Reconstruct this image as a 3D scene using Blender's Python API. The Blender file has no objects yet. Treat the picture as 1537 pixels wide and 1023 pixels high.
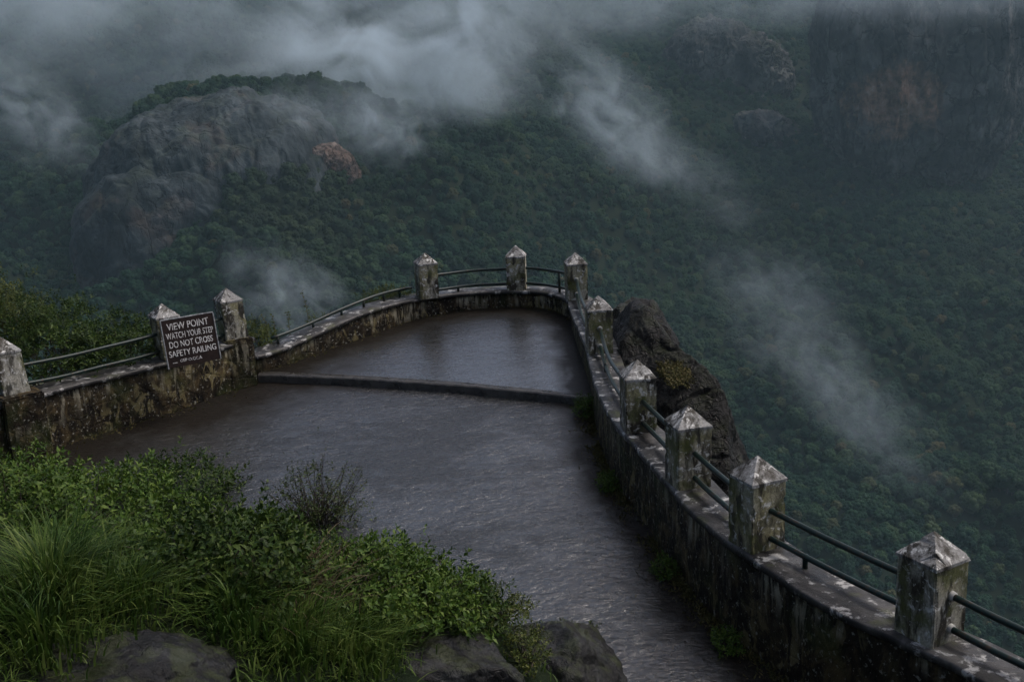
import bpy, bmesh, math, random
import numpy as np
from mathutils import Vector, Matrix

R_ = math.radians
rng = np.random.default_rng(7)
random.seed(7)
scn = bpy.context.scene
COL = scn.collection

# ------------------------------------------------------------------ camera
CP, CR, CF, CH = R_(14.43), R_(2.31), 1711.0, 3.9        # pitch, roll, focal (px of a 1537 px wide frame), height above the coping
FW = np.array([0, math.cos(CP), -math.sin(CP)])
UP0 = np.array([0, math.sin(CP), math.cos(CP)])
RT0 = np.array([1.0, 0, 0])
RT = RT0 * math.cos(CR) - UP0 * math.sin(CR)
UP = UP0 * math.cos(CR) + RT0 * math.sin(CR)

def ray(px, py):
    d = FW + RT * (px - 768.5) / CF - UP * (py - 511.5) / CF
    return d
def at_dist(px, py, D):
    d = ray(px, py); return np.array([0, 0, CH]) + d / np.linalg.norm(d) * D
def at_y(px, py, Y):
    d = ray(px, py); return np.array([0, 0, CH]) + d / d[1] * Y

cam_d = bpy.data.cameras.new('camera')
cam = bpy.data.objects.new('camera', cam_d)
COL.objects.link(cam)
cam_d.sensor_width = 36.0
cam_d.lens = CF / 1537 * 36.0
cam_d.clip_start, cam_d.clip_end = 0.1, 20000
m = Matrix(((RT[0], UP[0], -FW[0], 0), (RT[1], UP[1], -FW[1], 0), (RT[2], UP[2], -FW[2], CH), (0, 0, 0, 1)))
cam.matrix_world = m
scn.camera = cam

# ------------------------------------------------------------------ helpers
def tag(o, label=None, cat=None, group=None, kind=None):
    if label: o['label'] = label
    if cat: o['category'] = cat
    if group: o['group'] = group
    if kind: o['kind'] = kind
    return o

def empty(name, loc=(0, 0, 0), rz=0):
    o = bpy.data.objects.new(name, None)
    o.empty_display_size = 0.1
    o.location = loc; o.rotation_euler = (0, 0, rz)
    COL.objects.link(o)
    return o

def obj(name, me, mat=None, parent=None, link=True):
    o = bpy.data.objects.new(name, me)
    if mat is not None:
        for mm in (mat if isinstance(mat, (list, tuple)) else [mat]):
            me.materials.append(mm)
    if parent is not None: o.parent = parent
    if link: COL.objects.link(o)
    return o

def np_mesh(name, V, F, smooth=False):
    """V (n,3); F list of (k,w) index arrays"""
    me = bpy.data.meshes.new(name)
    V = np.asarray(V, np.float32)
    F = [np.asarray(f, np.int32) for f in (F if isinstance(F, list) else [F]) if len(f)]
    me.vertices.add(len(V)); me.vertices.foreach_set('co', V.ravel())
    nl = sum(f.size for f in F); npoly = sum(len(f) for f in F)
    me.loops.add(nl); me.loops.foreach_set('vertex_index', np.concatenate([f.ravel() for f in F]))
    me.polygons.add(npoly)
    tot = np.concatenate([np.full(len(f), f.shape[1], np.int32) for f in F])
    st = np.concatenate([[0], np.cumsum(tot)[:-1]]).astype(np.int32)
    me.polygons.foreach_set('loop_start', st)
    me.polygons.foreach_set('loop_total', tot)
    if smooth: me.polygons.foreach_set('use_smooth', np.ones(npoly, bool))
    me.update(calc_edges=True); me.validate()
    return me

# ---- gradient noise in numpy
_perm = np.random.default_rng(3).permutation(256).astype(np.int64)
_perm = np.concatenate([_perm, _perm, _perm])
_g = np.random.default_rng(4).normal(size=(256, 3)); _g /= np.linalg.norm(_g, axis=1)[:, None]
def noise(P):
    P = np.asarray(P, float)
    i = np.floor(P).astype(np.int64); f = P - i
    u = f * f * f * (f * (f * 6 - 15) + 10)
    i &= 255
    def g(dx, dy, dz):
        h = _perm[_perm[_perm[(i[:, 0] + dx) & 255] + ((i[:, 1] + dy) & 255)] + ((i[:, 2] + dz) & 255)]
        return ((f - np.array([dx, dy, dz])) * _g[h]).sum(1)
    l = lambda a, b, t: a + (b - a) * t
    x00 = l(g(0,0,0), g(1,0,0), u[:,0]); x10 = l(g(0,1,0), g(1,1,0), u[:,0])
    x01 = l(g(0,0,1), g(1,0,1), u[:,0]); x11 = l(g(0,1,1), g(1,1,1), u[:,0])
    return l(l(x00, x10, u[:,1]), l(x01, x11, u[:,1]), u[:,2]) * 1.5
def fbm(P, o=4, ridged=False):
    P = np.asarray(P, float); a, s, t = 1.0, np.zeros(len(P)), 0
    for k in range(o):
        n = noise(P * 2 ** k + k * 17.3)
        s += a * ((1 - 2 * np.abs(n)) if ridged else n); t += a; a *= 0.5
    return s / t
def sstep(a, b, x):
    t = np.clip((x - a) / (b - a), 0, 1); return t * t * (3 - 2 * t)

def spline(pts, n):
    """Catmull-Rom through pts resampled to n points at equal arc length"""
    P = np.asarray(pts, float)
    Q = np.vstack([2 * P[0] - P[1], P, 2 * P[-1] - P[-2]])
    out = []
    for i in range(1, len(Q) - 2):
        for t in np.linspace(0, 1, 24, endpoint=False):
            a, b, c, d = Q[i-1], Q[i], Q[i+1], Q[i+2]
            out.append(0.5 * (2*b + (c-a)*t + (2*a-5*b+4*c-d)*t*t + (3*b-a-3*c+d)*t**3))
    out.append(P[-1]); out = np.array(out)
    s = np.concatenate([[0], np.cumsum(np.linalg.norm(np.diff(out, axis=0), axis=1))])
    ss = np.linspace(0, s[-1], n)
    return np.stack([np.interp(ss, s, out[:, k]) for k in range(out.shape[1])], 1)

def tube(path, rad, n=8, cap=True):
    """V, F(list) of a tube along path; rad scalar or per point"""
    P = np.asarray(path, float); k = len(P)
    rad = np.broadcast_to(np.asarray(rad, float), (k,))
    T = np.gradient(P, axis=0); T /= np.linalg.norm(T, axis=1)[:, None] + 1e-12
    ref = np.array([0, 0, 1.0])
    if abs(T[0] @ ref) > .9: ref = np.array([1.0, 0, 0])
    A = np.cross(T, ref); A /= np.linalg.norm(A, axis=1)[:, None] + 1e-9
    B = np.cross(T, A)
    th = np.linspace(0, 2 * np.pi, n, endpoint=False)
    V = P[:, None] + rad[:, None, None] * (np.cos(th)[None, :, None] * A[:, None] + np.sin(th)[None, :, None] * B[:, None])
    V = V.reshape(-1, 3)
    i = np.arange(k - 1)[:, None] * n; j = np.arange(n)[None]; j2 = (j + 1) % n
    F = np.stack([i + j, i + j2, i + n + j2, i + n + j], -1).reshape(-1, 4)
    out = [F]
    if cap and n > 4:
        out.append(np.array([np.arange(n)[::-1]])); out.append(np.array([np.arange(n) + (k - 1) * n]))
    return V, out

def merge(parts):
    """join several (V, [F..]) into one"""
    Vs, Fs, o = [], {}, 0
    for V, F in parts:
        Vs.append(V)
        for f in F: Fs.setdefault(f.shape[1], []).append(f + o)
        o += len(V)
    return np.vstack(Vs), [np.vstack(v) for v in Fs.values()]

def ico(sub):
    bm = bmesh.new(); bmesh.ops.create_icosphere(bm, subdivisions=sub, radius=1)
    V = np.array([v.co[:] for v in bm.verts]); F = np.array([[v.index for v in f.verts] for f in bm.faces]); bm.free()
    return V, F

# ------------------------------------------------------------------ materials
class NT:
    def __init__(s, name):
        s.mat = bpy.data.materials.new(name); s.mat.use_nodes = True
        s.t = s.mat.node_tree; s.t.nodes.clear()
        s.out = s.n('ShaderNodeOutputMaterial')
    def n(s, typ, **kw):
        nd = s.t.nodes.new(typ)
        for k, v in kw.items(): setattr(nd, k, v)
        return nd
    def l(s, a, b): s.t.links.new(a, b)
    def setv(s, sock, v):
        if hasattr(v, 'is_output') or isinstance(v, bpy.types.NodeSocket): s.l(v, sock)
        else: sock.default_value = v
    def pos(s): return s.n('ShaderNodeNewGeometry').outputs['Position']
    def objc(s): return s.n('ShaderNodeTexCoord').outputs['Object']
    def mapv(s, v, scale=(1, 1, 1), rot=(0, 0, 0), loc=(0, 0, 0)):
        m = s.n('ShaderNodeMapping'); s.l(v, m.inputs['Vector'])
        m.inputs['Scale'].default_value = scale; m.inputs['Rotation'].default_value = rot; m.inputs['Location'].default_value = loc
        return m.outputs[0]
    def noise(s, v, sc, det=5, rough=.55, dist=0, dim='3D'):
        nd = s.n('ShaderNodeTexNoise', noise_dimensions=dim); s.l(v, nd.inputs['Vector'])
        nd.inputs['Scale'].default_value = sc; nd.inputs['Detail'].default_value = det
        nd.inputs['Roughness'].default_value = rough; nd.inputs['Distortion'].default_value = dist
        return nd.outputs['Fac']
    def ramp(s, v, stops, interp='LINEAR'):
        r = s.n('ShaderNodeValToRGB'); s.l(v, r.inputs[0]); r.color_ramp.interpolation = interp
        el = r.color_ramp.elements
        while len(el) < len(stops): el.new(.5)
        for e, (p, c) in zip(el, stops):
            e.position = p
            e.color = (c, c, c, 1) if isinstance(c, (int, float)) else (*c, 1)
        return r.outputs[0]
    def mix(s, f, a, b, mode='MIX'):
        nd = s.n('ShaderNodeMix', data_type='RGBA', blend_type=mode)
        s.setv(nd.inputs[0], f)
        for k, v in ((6, a), (7, b)):
            if isinstance(v, tuple): v = (*v[:3], 1)
            s.setv(nd.inputs[k], v)
        return nd.outputs[2]
    def math(s, op, a, b=0.0, c=None):
        nd = s.n('ShaderNodeMath', operation=op)
        s.setv(nd.inputs[0], a); s.setv(nd.inputs[1], b)
        if c is not None: s.setv(nd.inputs[2], c)
        return nd.outputs[0]
    def bsdf(s, col, rough, bump=None, bstr=.3, bdist=.02, spec=.5, trans=None, coat=None):
        b = s.n('ShaderNodeBsdfPrincipled')
        if isinstance(col, tuple): col = (*col[:3], 1)
        s.setv(b.inputs['Base Color'], col); s.setv(b.inputs['Roughness'], rough)
        s.setv(b.inputs['Specular IOR Level'], spec)
        if bump is not None:
            bp = s.n('ShaderNodeBump'); bp.inputs['Strength'].default_value = bstr; bp.inputs['Distance'].default_value = bdist
            s.l(bump, bp.inputs['Height']); s.l(bp.outputs[0], b.inputs['Normal'])
        if coat is not None:
            s.setv(b.inputs['Coat Weight'], coat[0]); s.setv(b.inputs['Coat Roughness'], coat[1]); b.inputs['Coat IOR'].default_value = 1.65
            if bump is not None:
                bp2 = s.n('ShaderNodeBump'); bp2.inputs['Strength'].default_value = coat[2]; bp2.inputs['Distance'].default_value = bdist
                s.l(coat[3], bp2.inputs['Height']); s.l(bp2.outputs[0], b.inputs['Coat Normal'])
        res = b.outputs[0]
        if trans:
            t = s.n('ShaderNodeBsdfTranslucent'); s.setv(t.inputs[0], col)
            mx = s.n('ShaderNodeMixShader'); mx.inputs[0].default_value = trans
            s.l(res, mx.inputs[1]); s.l(t.outputs[0], mx.inputs[2]); res = mx.outputs[0]
        s.l(res, s.out.inputs['Surface'])
        return s.mat

M = {}
# weathered, lime-washed concrete of the posts
def concrete(name, white, black, moss, grey=False):
    k = NT(name); p = k.pos()
    st = k.mapv(p, (1, 1, .28))
    big = k.noise(p, 1.1, 2)
    pat = k.noise(st, 6.5, 8, .62, .5)
    grit = k.noise(p, 55, 6, .65)
    lich = k.noise(p, 17, 6, .6, .6)
    base = k.ramp(big, [(.38, (.36, .34, .27)), (.5, (.29, .27, .145)), (.62, (.38, .37, .32))])
    if grey: base = k.ramp(big, [(.4, (.25, .25, .25)), (.6, (.34, .34, .335))])
    c = k.mix(k.ramp(pat, [(.42, 1.0), (.54, 0.0)]), base, (.030, .025, .017))
    c = k.mix(k.ramp(lich, [(.55, 0.0), (.61, white)]), c, (.72, .72, .70))
    c = k.mix(k.ramp(k.noise(st, 11, 6, .65), [(.53, 0.0), (.61, black)]), c, (.022, .021, .018))
    c = k.mix(k.ramp(k.noise(p, 3.4, 6, .65), [(.50, 0.0), (.62, moss)]), c, (.085, .098, .024))
    c = k.mix(k.ramp(grit, [(.35, .55), (.6, 0.0)]), c, (.06, .055, .045))
    h = k.math('ADD', k.math('MULTIPLY', pat, .6), k.math('MULTIPLY', grit, .5))
    return k.bsdf(c, k.ramp(pat, [(.3, .45), (.7, .8)]), h, .8, .012, spec=.2)
M['post'] = concrete('weathered_post_plaster', .75, .95, .8)
M['cap'] = concrete('weathered_cap_plaster', .95, .98, .05, True)

# masonry of the parapets
k = NT('mossy_masonry'); p = k.pos()
pat = k.noise(k.mapv(p, (1, 1, .6)), 5, 8, .65, .6)
lich = k.noise(k.mapv(p, (1, 1, .55)), 7.5, 7, .62, .8)
vor = k.n('ShaderNodeTexVoronoi', feature='DISTANCE_TO_EDGE'); k.l(k.mapv(p, (3.2, 3.2, 6.5)), vor.inputs['Vector']); vor.inputs['Scale'].default_value = 1; k.l(k.mix(.12, k.mapv(p, (3.2, 3.2, 6.5)), k.n('ShaderNodeTexNoise').outputs['Color'], 'LINEAR_LIGHT'), vor.inputs['Vector'])
c = k.ramp(pat, [(.38, (.006, .005, .0038)), (.52, (.020, .015, .009)), (.64, (.075, .055, .026))])
c = k.mix(k.math('MULTIPLY', k.ramp(lich, [(.53, 0.0), (.60, .85)]), k.ramp(k.noise(p, .75, 3), [(.42, .12), (.58, 1.0)])), c, (.165, .14, .068))
c = k.mix(k.ramp(k.noise(p, 24, 5, .6), [(.60, 0.0), (.66, .7)]), c, (.30, .30, .26))
c = k.mix(k.ramp(k.noise(p, 2.0, 6), [(.52, 0.0), (.66, .5)]), c, (.035, .05, .012))
c = k.mix(k.math('MULTIPLY', k.ramp(vor.outputs['Distance'], [(0, .5), (.05, 0.0)]), k.ramp(k.noise(p, 1.3, 3), [(.48, 0.0), (.6, 1.0)])), c, (.007, .006, .005))
sz = k.n('ShaderNodeSeparateXYZ'); k.l(p, sz.inputs[0])
rz = k.n('ShaderNodeMapRange'); k.l(k.math('ADD', sz.outputs[2], k.math('MULTIPLY', k.noise(p, 9, 3), .35)), rz.inputs[0]); rz.inputs[1].default_value = -.32; rz.inputs[2].default_value = .02
drip = k.math('MULTIPLY', k.ramp(k.noise(k.mapv(p, (1, 1, .16)), 12, 6, .66, .5), [(.50, 0.0), (.59, .75)]), k.math('MULTIPLY', rz.outputs[0], k.ramp(k.noise(p, 1.6, 3), [(.44, 0.0), (.58, 1.0)])))
c = k.mix(drip, c, (.30, .28, .21))
h = k.math('ADD', k.math('MULTIPLY', pat, 1.0), k.math('MULTIPLY', k.ramp(vor.outputs['Distance'], [(0, 0.0), (.1, 1.0)]), .18))
h = k.math('ADD', h, k.math('MULTIPLY', k.noise(p, 60, 5, .7), .4))
M['masonry'] = k.bsdf(c, .6, h, 1.0, .03, spec=.12)

# wet coping slabs
k = NT('wet_coping'); p = k.pos()
pat = k.noise(p, 4.2, 7, .6, .8)
c = k.ramp(pat, [(.36, (.010, .010, .010)), (.52, (.030, .029, .028)), (.66, (.075, .073, .07))])
c = k.mix(k.ramp(k.noise(p, 6.5, 7, .68, .25), [(.55, 0.0), (.62, .85)]), c, (.40, .40, .39))
c = k.mix(k.ramp(k.noise(p, 3, 5), [(.58, 0.0), (.7, .7)]), c, (.05, .06, .015))
M['coping'] = k.bsdf(c, k.ramp(k.noise(p, 3, 4), [(.35, .22), (.6, .6)]), k.noise(p, 30, 7, .7), .6, .012, spec=.35)

# wet asphalt
def asphalt(name, stain_amt, wave, wet0, bst=.55):
    k = NT(name); p = k.pos()
    rip = k.noise(k.mapv(p, (1, 1.7, 1), (0, 0, R_(-9))), 4.2, 5, .6, .8)
    rip2 = k.noise(k.mapv(p, (1, 1.6, 1), (0, 0, R_(-4))), 13, 4, .6, .5)
    fine = k.noise(p, 24, 7, .72, .3)
    stain = k.noise(p, .8, 5, .6, .5)
    grit = k.noise(p, 150, 3, .6)
    pud = k.math('ADD', k.math('MULTIPLY', k.noise(k.mapv(p, (1, 1.5, 1)), .55, 3, .5, .4), .6), k.math('MULTIPLY', k.noise(k.mapv(p, (1, 1.9, 1)), 2.6, 5, .6, .8), .4))
    c = k.ramp(fine, [(.35, (.008, .009, .009)), (.52, (.017, .018, .018)), (.68, (.038, .040, .040))])
    c = k.mix(k.ramp(stain, [(.54, 0.0), (.70, stain_amt)]), c, (.016, .013, .010))
    r = k.ramp(rip2, [(.34, .16), (.68, .36)])
    sa = k.n('ShaderNodeAttribute', attribute_name='wall_edge')                     # floor turns darker, browner and duller towards the walls
    wall_edge = k.ramp(k.math('ADD', sa.outputs['Fac'], k.math('MULTIPLY', k.math('SUBTRACT', k.noise(p, 1.7, 6, .65, .5), .5), 1.3)), [(.35, 1.0), (.95, 0.0)])
    c = k.mix(k.math('MULTIPLY', wall_edge, .85), c, k.ramp(fine, [(.4, (.004, .003, .002)), (.6, (.013, .0095, .006))]))
    r = k.mix(wall_edge, r, (.55, .55, .55))
    h = k.math('ADD', k.math('MULTIPLY', rip, .6), k.math('MULTIPLY', rip2, .38))
    h = k.math('ADD', h, k.math('MULTIPLY', fine, .5))
    h = k.math('ADD', h, k.math('MULTIPLY', grit, .12))
    film = k.math('ADD', k.math('MULTIPLY', rip, 1.2), k.math('MULTIPLY', rip2, .7))
    return k.bsdf(c, r, h, bst, .03, spec=k.math('SUBTRACT', .5, k.math('MULTIPLY', wall_edge, .40)), coat=(k.math('MULTIPLY', k.ramp(pud, [(.42, wet0), (.52, 1.0)]), k.math('SUBTRACT', 1.0, k.math('MULTIPLY', wall_edge, .8))), .05, wave, film))
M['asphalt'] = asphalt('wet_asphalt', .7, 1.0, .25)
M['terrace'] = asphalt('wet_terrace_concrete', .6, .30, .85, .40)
k = NT('wet_step_edge'); p = k.pos()
M['step'] = k.bsdf(k.ramp(k.noise(p, 7, 7, .65), [(.35, (.014, .0135, .0125)), (.6, (.050, .048, .045))]), k.ramp(k.noise(p, 5, 4), [(.4, .2), (.6, .45)]), k.noise(p, 25, 7, .7), .6, .02)

k = NT('dark_painted_pipe'); p = k.pos()
M['pipe'] = k.bsdf(k.mix(k.ramp(k.noise(p, 24, 6, .6), [(.52, 0.0), (.68, .8)]), (.010, .022, .020), (.05, .032, .02)), .28, k.noise(p, 60, 4), .25, .004, spec=.28)
k = NT('cement_collar')
M['collar'] = k.bsdf((.34, .34, .32), .7, k.noise(k.pos(), 60, 4), .5, .005)

# sign
k = NT('sign_brown_paint'); p = k.pos()
M['sign'] = k.bsdf(k.ramp(k.noise(p, 9, 6), [(.35, (.010, .006, .005)), (.7, (.024, .015, .012))]), .42, k.noise(p, 40, 4), .15, .004, spec=.15)
k = NT('sign_white_paint'); p = k.pos()
M['letter'] = k.bsdf(k.ramp(k.noise(p, 38, 6, .65), [(.36, (.16, .15, .14)), (.56, (.60, .60, .60))]), .5)
k = NT('sign_frame_metal'); p = k.pos()
M['signframe'] = k.bsdf(k.ramp(k.noise(p, 30, 6, .65), [(.35, (.12, .12, .12)), (.6, (.42, .43, .44))]), .45)

# rocks
def rock_mat(name, dark, mid, light, sc, moss=.0, rough=.5, orange=0.0, bd=.05, lich=.5, scar=None, spec=.12, crack=1.0):
    k = NT(name); p = k.pos()
    a = k.noise(p, sc, 9, .62, .6); b = k.noise(k.mapv(p, (1, 1, .45), (R_(20), R_(15), 0)), sc * 2.6, 8, .65, .9)
    c = k.ramp(a, [(.34, dark), (.5, mid), (.66, light)])
    c = k.mix(k.ramp(b, [(.36, .75), (.5, 0.0)]), c, tuple(x * .45 for x in dark))
    c = k.mix(k.ramp(k.noise(p, sc * 5, 7, .65), [(.62, 0.0), (.70, lich)]), c, tuple(min(.6, x * 2.6) for x in light))
    if orange:
        c = k.mix(k.ramp(k.noise(p, sc * .8, 5, .6, .5), [(.54, 0.0), (.64, orange)]), c, (.30, .14, .075))
    vc = k.n('ShaderNodeTexVoronoi', feature='DISTANCE_TO_EDGE'); vc.inputs['Scale'].default_value = 1
    wn = k.n('ShaderNodeTexNoise'); wn.inputs['Scale'].default_value = sc * 2.2; wn.inputs['Detail'].default_value = 5; k.l(p, wn.inputs['Vector'])
    wv = k.n('ShaderNodeVectorMath', operation='MULTIPLY_ADD'); k.l(wn.outputs['Color'], wv.inputs[0]); wv.inputs[1].default_value = (1.1, 1.1, 1.1); k.l(k.mapv(p, (sc * 1.5, sc * 1.5, sc * .75), (R_(12), R_(24), 0)), wv.inputs[2])
    k.l(wv.outputs[0], vc.inputs['Vector'])
    ck = k.ramp(vc.outputs['Distance'], [(.0, 0.0), (.05, 1.0)])
    c = k.mix(k.ramp(ck, [(0, .85 * crack), (1, 0.0)]), c, tuple(x * .25 for x in dark))
    if scar:                                              # a rust coloured rockfall scar
        vd = k.n('ShaderNodeVectorMath', operation='DISTANCE'); k.l(k.mapv(p, (1, .5, 1.25)), vd.inputs[0]); vd.inputs[1].default_value = (scar[0], scar[1] * .5, scar[2] * 1.25)
        sm = k.math('ADD', k.math('DIVIDE', vd.outputs['Value'], scar[3]), k.math('MULTIPLY', k.math('SUBTRACT', k.noise(p, .07, 6, .65, .6), .5), 1.5))
        c = k.mix(k.ramp(sm, [(.62, .95), (.98, 0.0)]), c, k.ramp(k.noise(p, .14, 6, .65), [(.38, (.10, .06, .042)), (.55, (.27, .165, .115)), (.7, (.40, .30, .24))]))
    if moss:
        nz = k.n('ShaderNodeSeparateXYZ'); k.l(k.n('ShaderNodeNewGeometry').outputs['Normal'], nz.inputs[0])
        mm = k.math('MULTIPLY', k.ramp(nz.outputs[2], [(.35, 0.0), (.8, 1.0)]), k.ramp(k.noise(p, sc * 1.5, 6, .6), [(.47, 0.0), (.58, moss)]))
        c = k.mix(mm, c, (.06, .08, .018))
    h = k.math('ADD', a, k.math('MULTIPLY', b, .7))
    h = k.math('ADD', h, k.math('MULTIPLY', k.noise(p, sc * 12, 6, .7), .25))
    h = k.math('ADD', h, k.math('MULTIPLY', ck, .45 * crack))
    return k.bsdf(c, rough, h, .9, bd, spec=spec)
M['near_rock'] = rock_mat('wet_black_rock', (.0045, .0048, .005), (.0085, .009, .0095), (.020, .021, .022), 2.2, .18, .40, 0, .14, .2, spec=.22, crack=.45)
M['fg_rock'] = rock_mat('wet_boulder', (.005, .0053, .0056), (.0095, .010, .011), (.026, .028, .030), 4.5, .25, .42, 0, .035, .3, spec=.22, crack=.25)
M['far_rock'] = rock_mat('granite_cliff', (.012, .018, .022), (.027, .037, .043), (.066, .081, .090), .04, .15, .75, .08, 3.0, .25, crack=.4)
M['cliff_rock'] = rock_mat('dark_cliff', (.022, .025, .027), (.065, .066, .068), (.17, .168, .162), .035, .3, .75, 0, 4.0, .3, scar=tuple(at_dist(1340, 150, 1070)) + (46,))
M['orange_rock'] = rock_mat('bare_orange_rock', (.07, .050, .042), (.14, .098, .080), (.26, .21, .185), .10, .1, .8, 0, 2.0, .4)

# foliage
def leaf_mat(name, a, b, c, rough=.5, trans=.22, world=None, wcol=None):
    k = NT(name)
    ri = k.n('ShaderNodeNewGeometry').outputs['Random Per Island']
    col = k.ramp(ri, [(0, a), (.55, b), (1, c)])
    if world:
        col = k.mix(k.ramp(k.noise(k.pos(), world, 4, .6), [(.46, 0.0), (.64, .75)]), col, wcol)
    return k.bsdf(col, rough, trans=trans, spec=.16)
M['leaf_fresh'] = leaf_mat('fresh_shrub_leaf', (.026, .055, .009), (.056, .108, .016), (.11, .16, .03))
M['leaf_dark'] = leaf_mat('dark_shrub_leaf', (.014, .030, .007), (.030, .060, .011), (.068, .10, .02))
M['leaf_olive'] = leaf_mat('olive_shrub_leaf', (.035, .05, .014), (.06, .085, .02), (.11, .12, .03))
M['leaf_dry'] = leaf_mat('purple_green_leaf', (.030, .028, .016), (.036, .055, .016), (.055, .085, .022))
M['grass'] = leaf_mat('grass_blade', (.019, .042, .008), (.060, .108, .018), (.14, .185, .048), .5, .3, 2.2, (.03, .07, .014))
M['straw'] = leaf_mat('dry_stalk', (.06, .045, .028), (.11, .085, .05), (.16, .13, .08), .6, .1)
M['weed'] = leaf_mat('mossy_weed', (.035, .040, .010), (.075, .070, .022), (.13, .105, .045), .6, .15)
k = NT('bark'); M['bark'] = k.bsdf(k.ramp(k.noise(k.pos(), 20, 5), [(.35, (.02, .016, .012)), (.65, (.06, .045, .032))]), .7)

k = NT('forest_leaf')                                     # one colour per tree, and brownish trees in places
oi = k.n('ShaderNodeObjectInfo')
col = k.ramp(oi.outputs['Random'], [(0, (.008, .026, .016)), (.35, (.013, .039, .022)), (.7, (.022, .053, .027)), (.95, (.040, .070, .030)), (1, (.080, .070, .034))])
ri = k.n('ShaderNodeNewGeometry').outputs['Random Per Island']
col = k.mix(k.ramp(k.noise(k.pos(), .013, 4, .6), [(.50, 0.0), (.62, .6)]), col, (.032, .056, .021))
col = k.mix(1.0, col, k.ramp(ri, [(0, .8), (1, 1.2)]), 'MULTIPLY')
col = k.mix(k.ramp(k.noise(k.pos(), .006, 3), [(.52, 0.0), (.68, .4)]), col, (.036, .034, .024))
M['forest_leaf'] = k.bsdf(col, .6, trans=.1, spec=.05)
k = NT('forest_bark'); M['forest_bark'] = k.bsdf((.06, .055, .05), .8)

k = NT('ground_cover_earth'); p = k.pos()
c = k.ramp(k.noise(p, .02, 8, .65), [(.35, (.006, .012, .006)), (.55, (.010, .018, .008)), (.7, (.016, .022, .010))])
c2 = k.ramp(k.noise(p, 3, 7, .65), [(.35, (.007, .008, .004)), (.6, (.014, .020, .007))])
c = k.mix(k.ramp(k.noise(p, .5, 4), [(.4, 0.0), (.6, .6)]), c, c2)
M['earth'] = k.bsdf(c, .9, k.noise(p, 6, 8, .7), .7, .06, spec=.08)

# ------------------------------------------------------------------ plan of the terrace (metres, z = 0 at the coping)
right_in = spline([(0.93, 17.62), (0.92, 17.04), (0.96, 15.82), (1.0, 14.87), (0.99, 14.15), (0.99, 12.71), (1.08, 11.45), (1.17, 11.0), (1.35, 9.95), (1.50, 9.1),
                   (1.67, 8.49), (1.82, 8.1), (2.12, 7.4), (2.46, 6.88), (2.68, 6.58), (2.90, 6.22), (3.6, 5.0), (4.6, 3.4)], 150)
curve_in = spline([(0.93, 17.55), (0.84, 17.85), (.57, 18.28), (.05, 18.52), (-.72, 18.5), (-1.58, 18.17), (-2.16, 17.55), (-2.74, 16.97), (-3.30, 16.38), (-3.74, 15.98)], 110)
left_in = spline([(-3.72, 15.96), (-4.15, 15.36), (-4.6, 14.78), (-5.1, 14.26), (-5.55, 13.83), (-5.9, 13.40), (-6.25, 12.95), (-7.5, 11.3), (-9.2, 9.2)], 90)
toe = spline([(-9.4, 8.6), (-8.2, 10.2), (-7, 11.2), (-5.4, 11.4), (-4.2, 10.9), (-3, 10.1), (-1.8, 9.3), (-.6, 8.75), (.2, 8.35), (.62, 7.8), (.82, 7.0), (.95, 5.5), (1.1, 3), (1.4, 1)], 60)

def offset(line, d):
    """line shifted to its left-hand side by d (seen along its direction)"""
    T = np.gradient(line, axis=0); T /= np.linalg.norm(T, axis=1)[:, None]
    return line + d * np.stack([-T[:, 1], T[:, 0]], 1)
TH = 0.38
right_mid, curve_mid, left_mid = offset(right_in, TH / 2), offset(curve_in, -TH / 2), offset(left_in, -TH / 2)

def y_step(x): return 14.45 - .39 * x + .22 * np.clip(1 - ((x + 1.2) / 2.6) ** 2, -1.5, 1)
def z_up(x, y): return -.56 + .07 * (y - y_step(x))
def z_low(x, y):
    q = np.clip(y_step(x) - y, -1, 30)
    return -.66 - .03 * q

def inside(P, poly):
    x, y = P[:, 0], P[:, 1]; c = np.zeros(len(P), bool)
    a = poly; b = np.roll(poly, -1, 0)
    for (x1, y1), (x2, y2) in zip(a, b):
        if y1 == y2: continue
        k = ((y1 > y) != (y2 > y)) & (x < (x2 - x1) * (y - y1) / (y2 - y1) + x1); c ^= k
    return c
def seg_dist(P, line):
    best = np.full(len(P), 1e9)
    for a, b in zip(line[:-1], line[1:]):
        ab = b - a; t = np.clip(((P - a) @ ab) / (ab @ ab), 0, 1)
        best = np.minimum(best, np.linalg.norm(P - a - t[:, None] * ab, axis=1))
    return best

lower_poly = np.vstack([toe, [(6.2, 1)], right_mid[::-1], curve_mid, left_mid])

# ---- height of the land
CTRL = [  # pixel of the photograph, distance in metres: anchors of the far slope
    (1537, 1023, 610), (1250, 1023, 560), (1537, 780, 690), (1250, 780, 640), (1537, 600, 790), (1200, 600, 730), (1000, 600, 690), (1537, 450, 930), (1200, 430, 850), (950, 420, 760),
    (768, 380, 690), (620, 340, 690), (500, 400, 640), (350, 470, 600), (60, 440, 720), (0, 330, 850), (620, 220, 840), (768, 240, 860), (900, 250, 930), (1050, 280, 1020),
    (1250, 300, 1060), (1430, 320, 1120), (1537, 330, 1130), (480, 120, 1000), (768, 110, 1060), (900, 100, 1180), (1050, 130, 1180), (1200, 170, 1200), (200, 100, 1160), (60, 180, 1120),
    (350, 60, 1250), (620, 30, 1300), (900, 10, 1500), (1150, 30, 1420), (1400, 20, 1420), (1537, 60, 1400), (30, 20, 1500), (265, 165, 815), (345, 170, 800), (430, 182, 785), (520, 230, 760), (30, 250, 1000), (90, 320, 880), (80, 400, 760)]
cp = [at_dist(*c) for c in CTRL]
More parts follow.
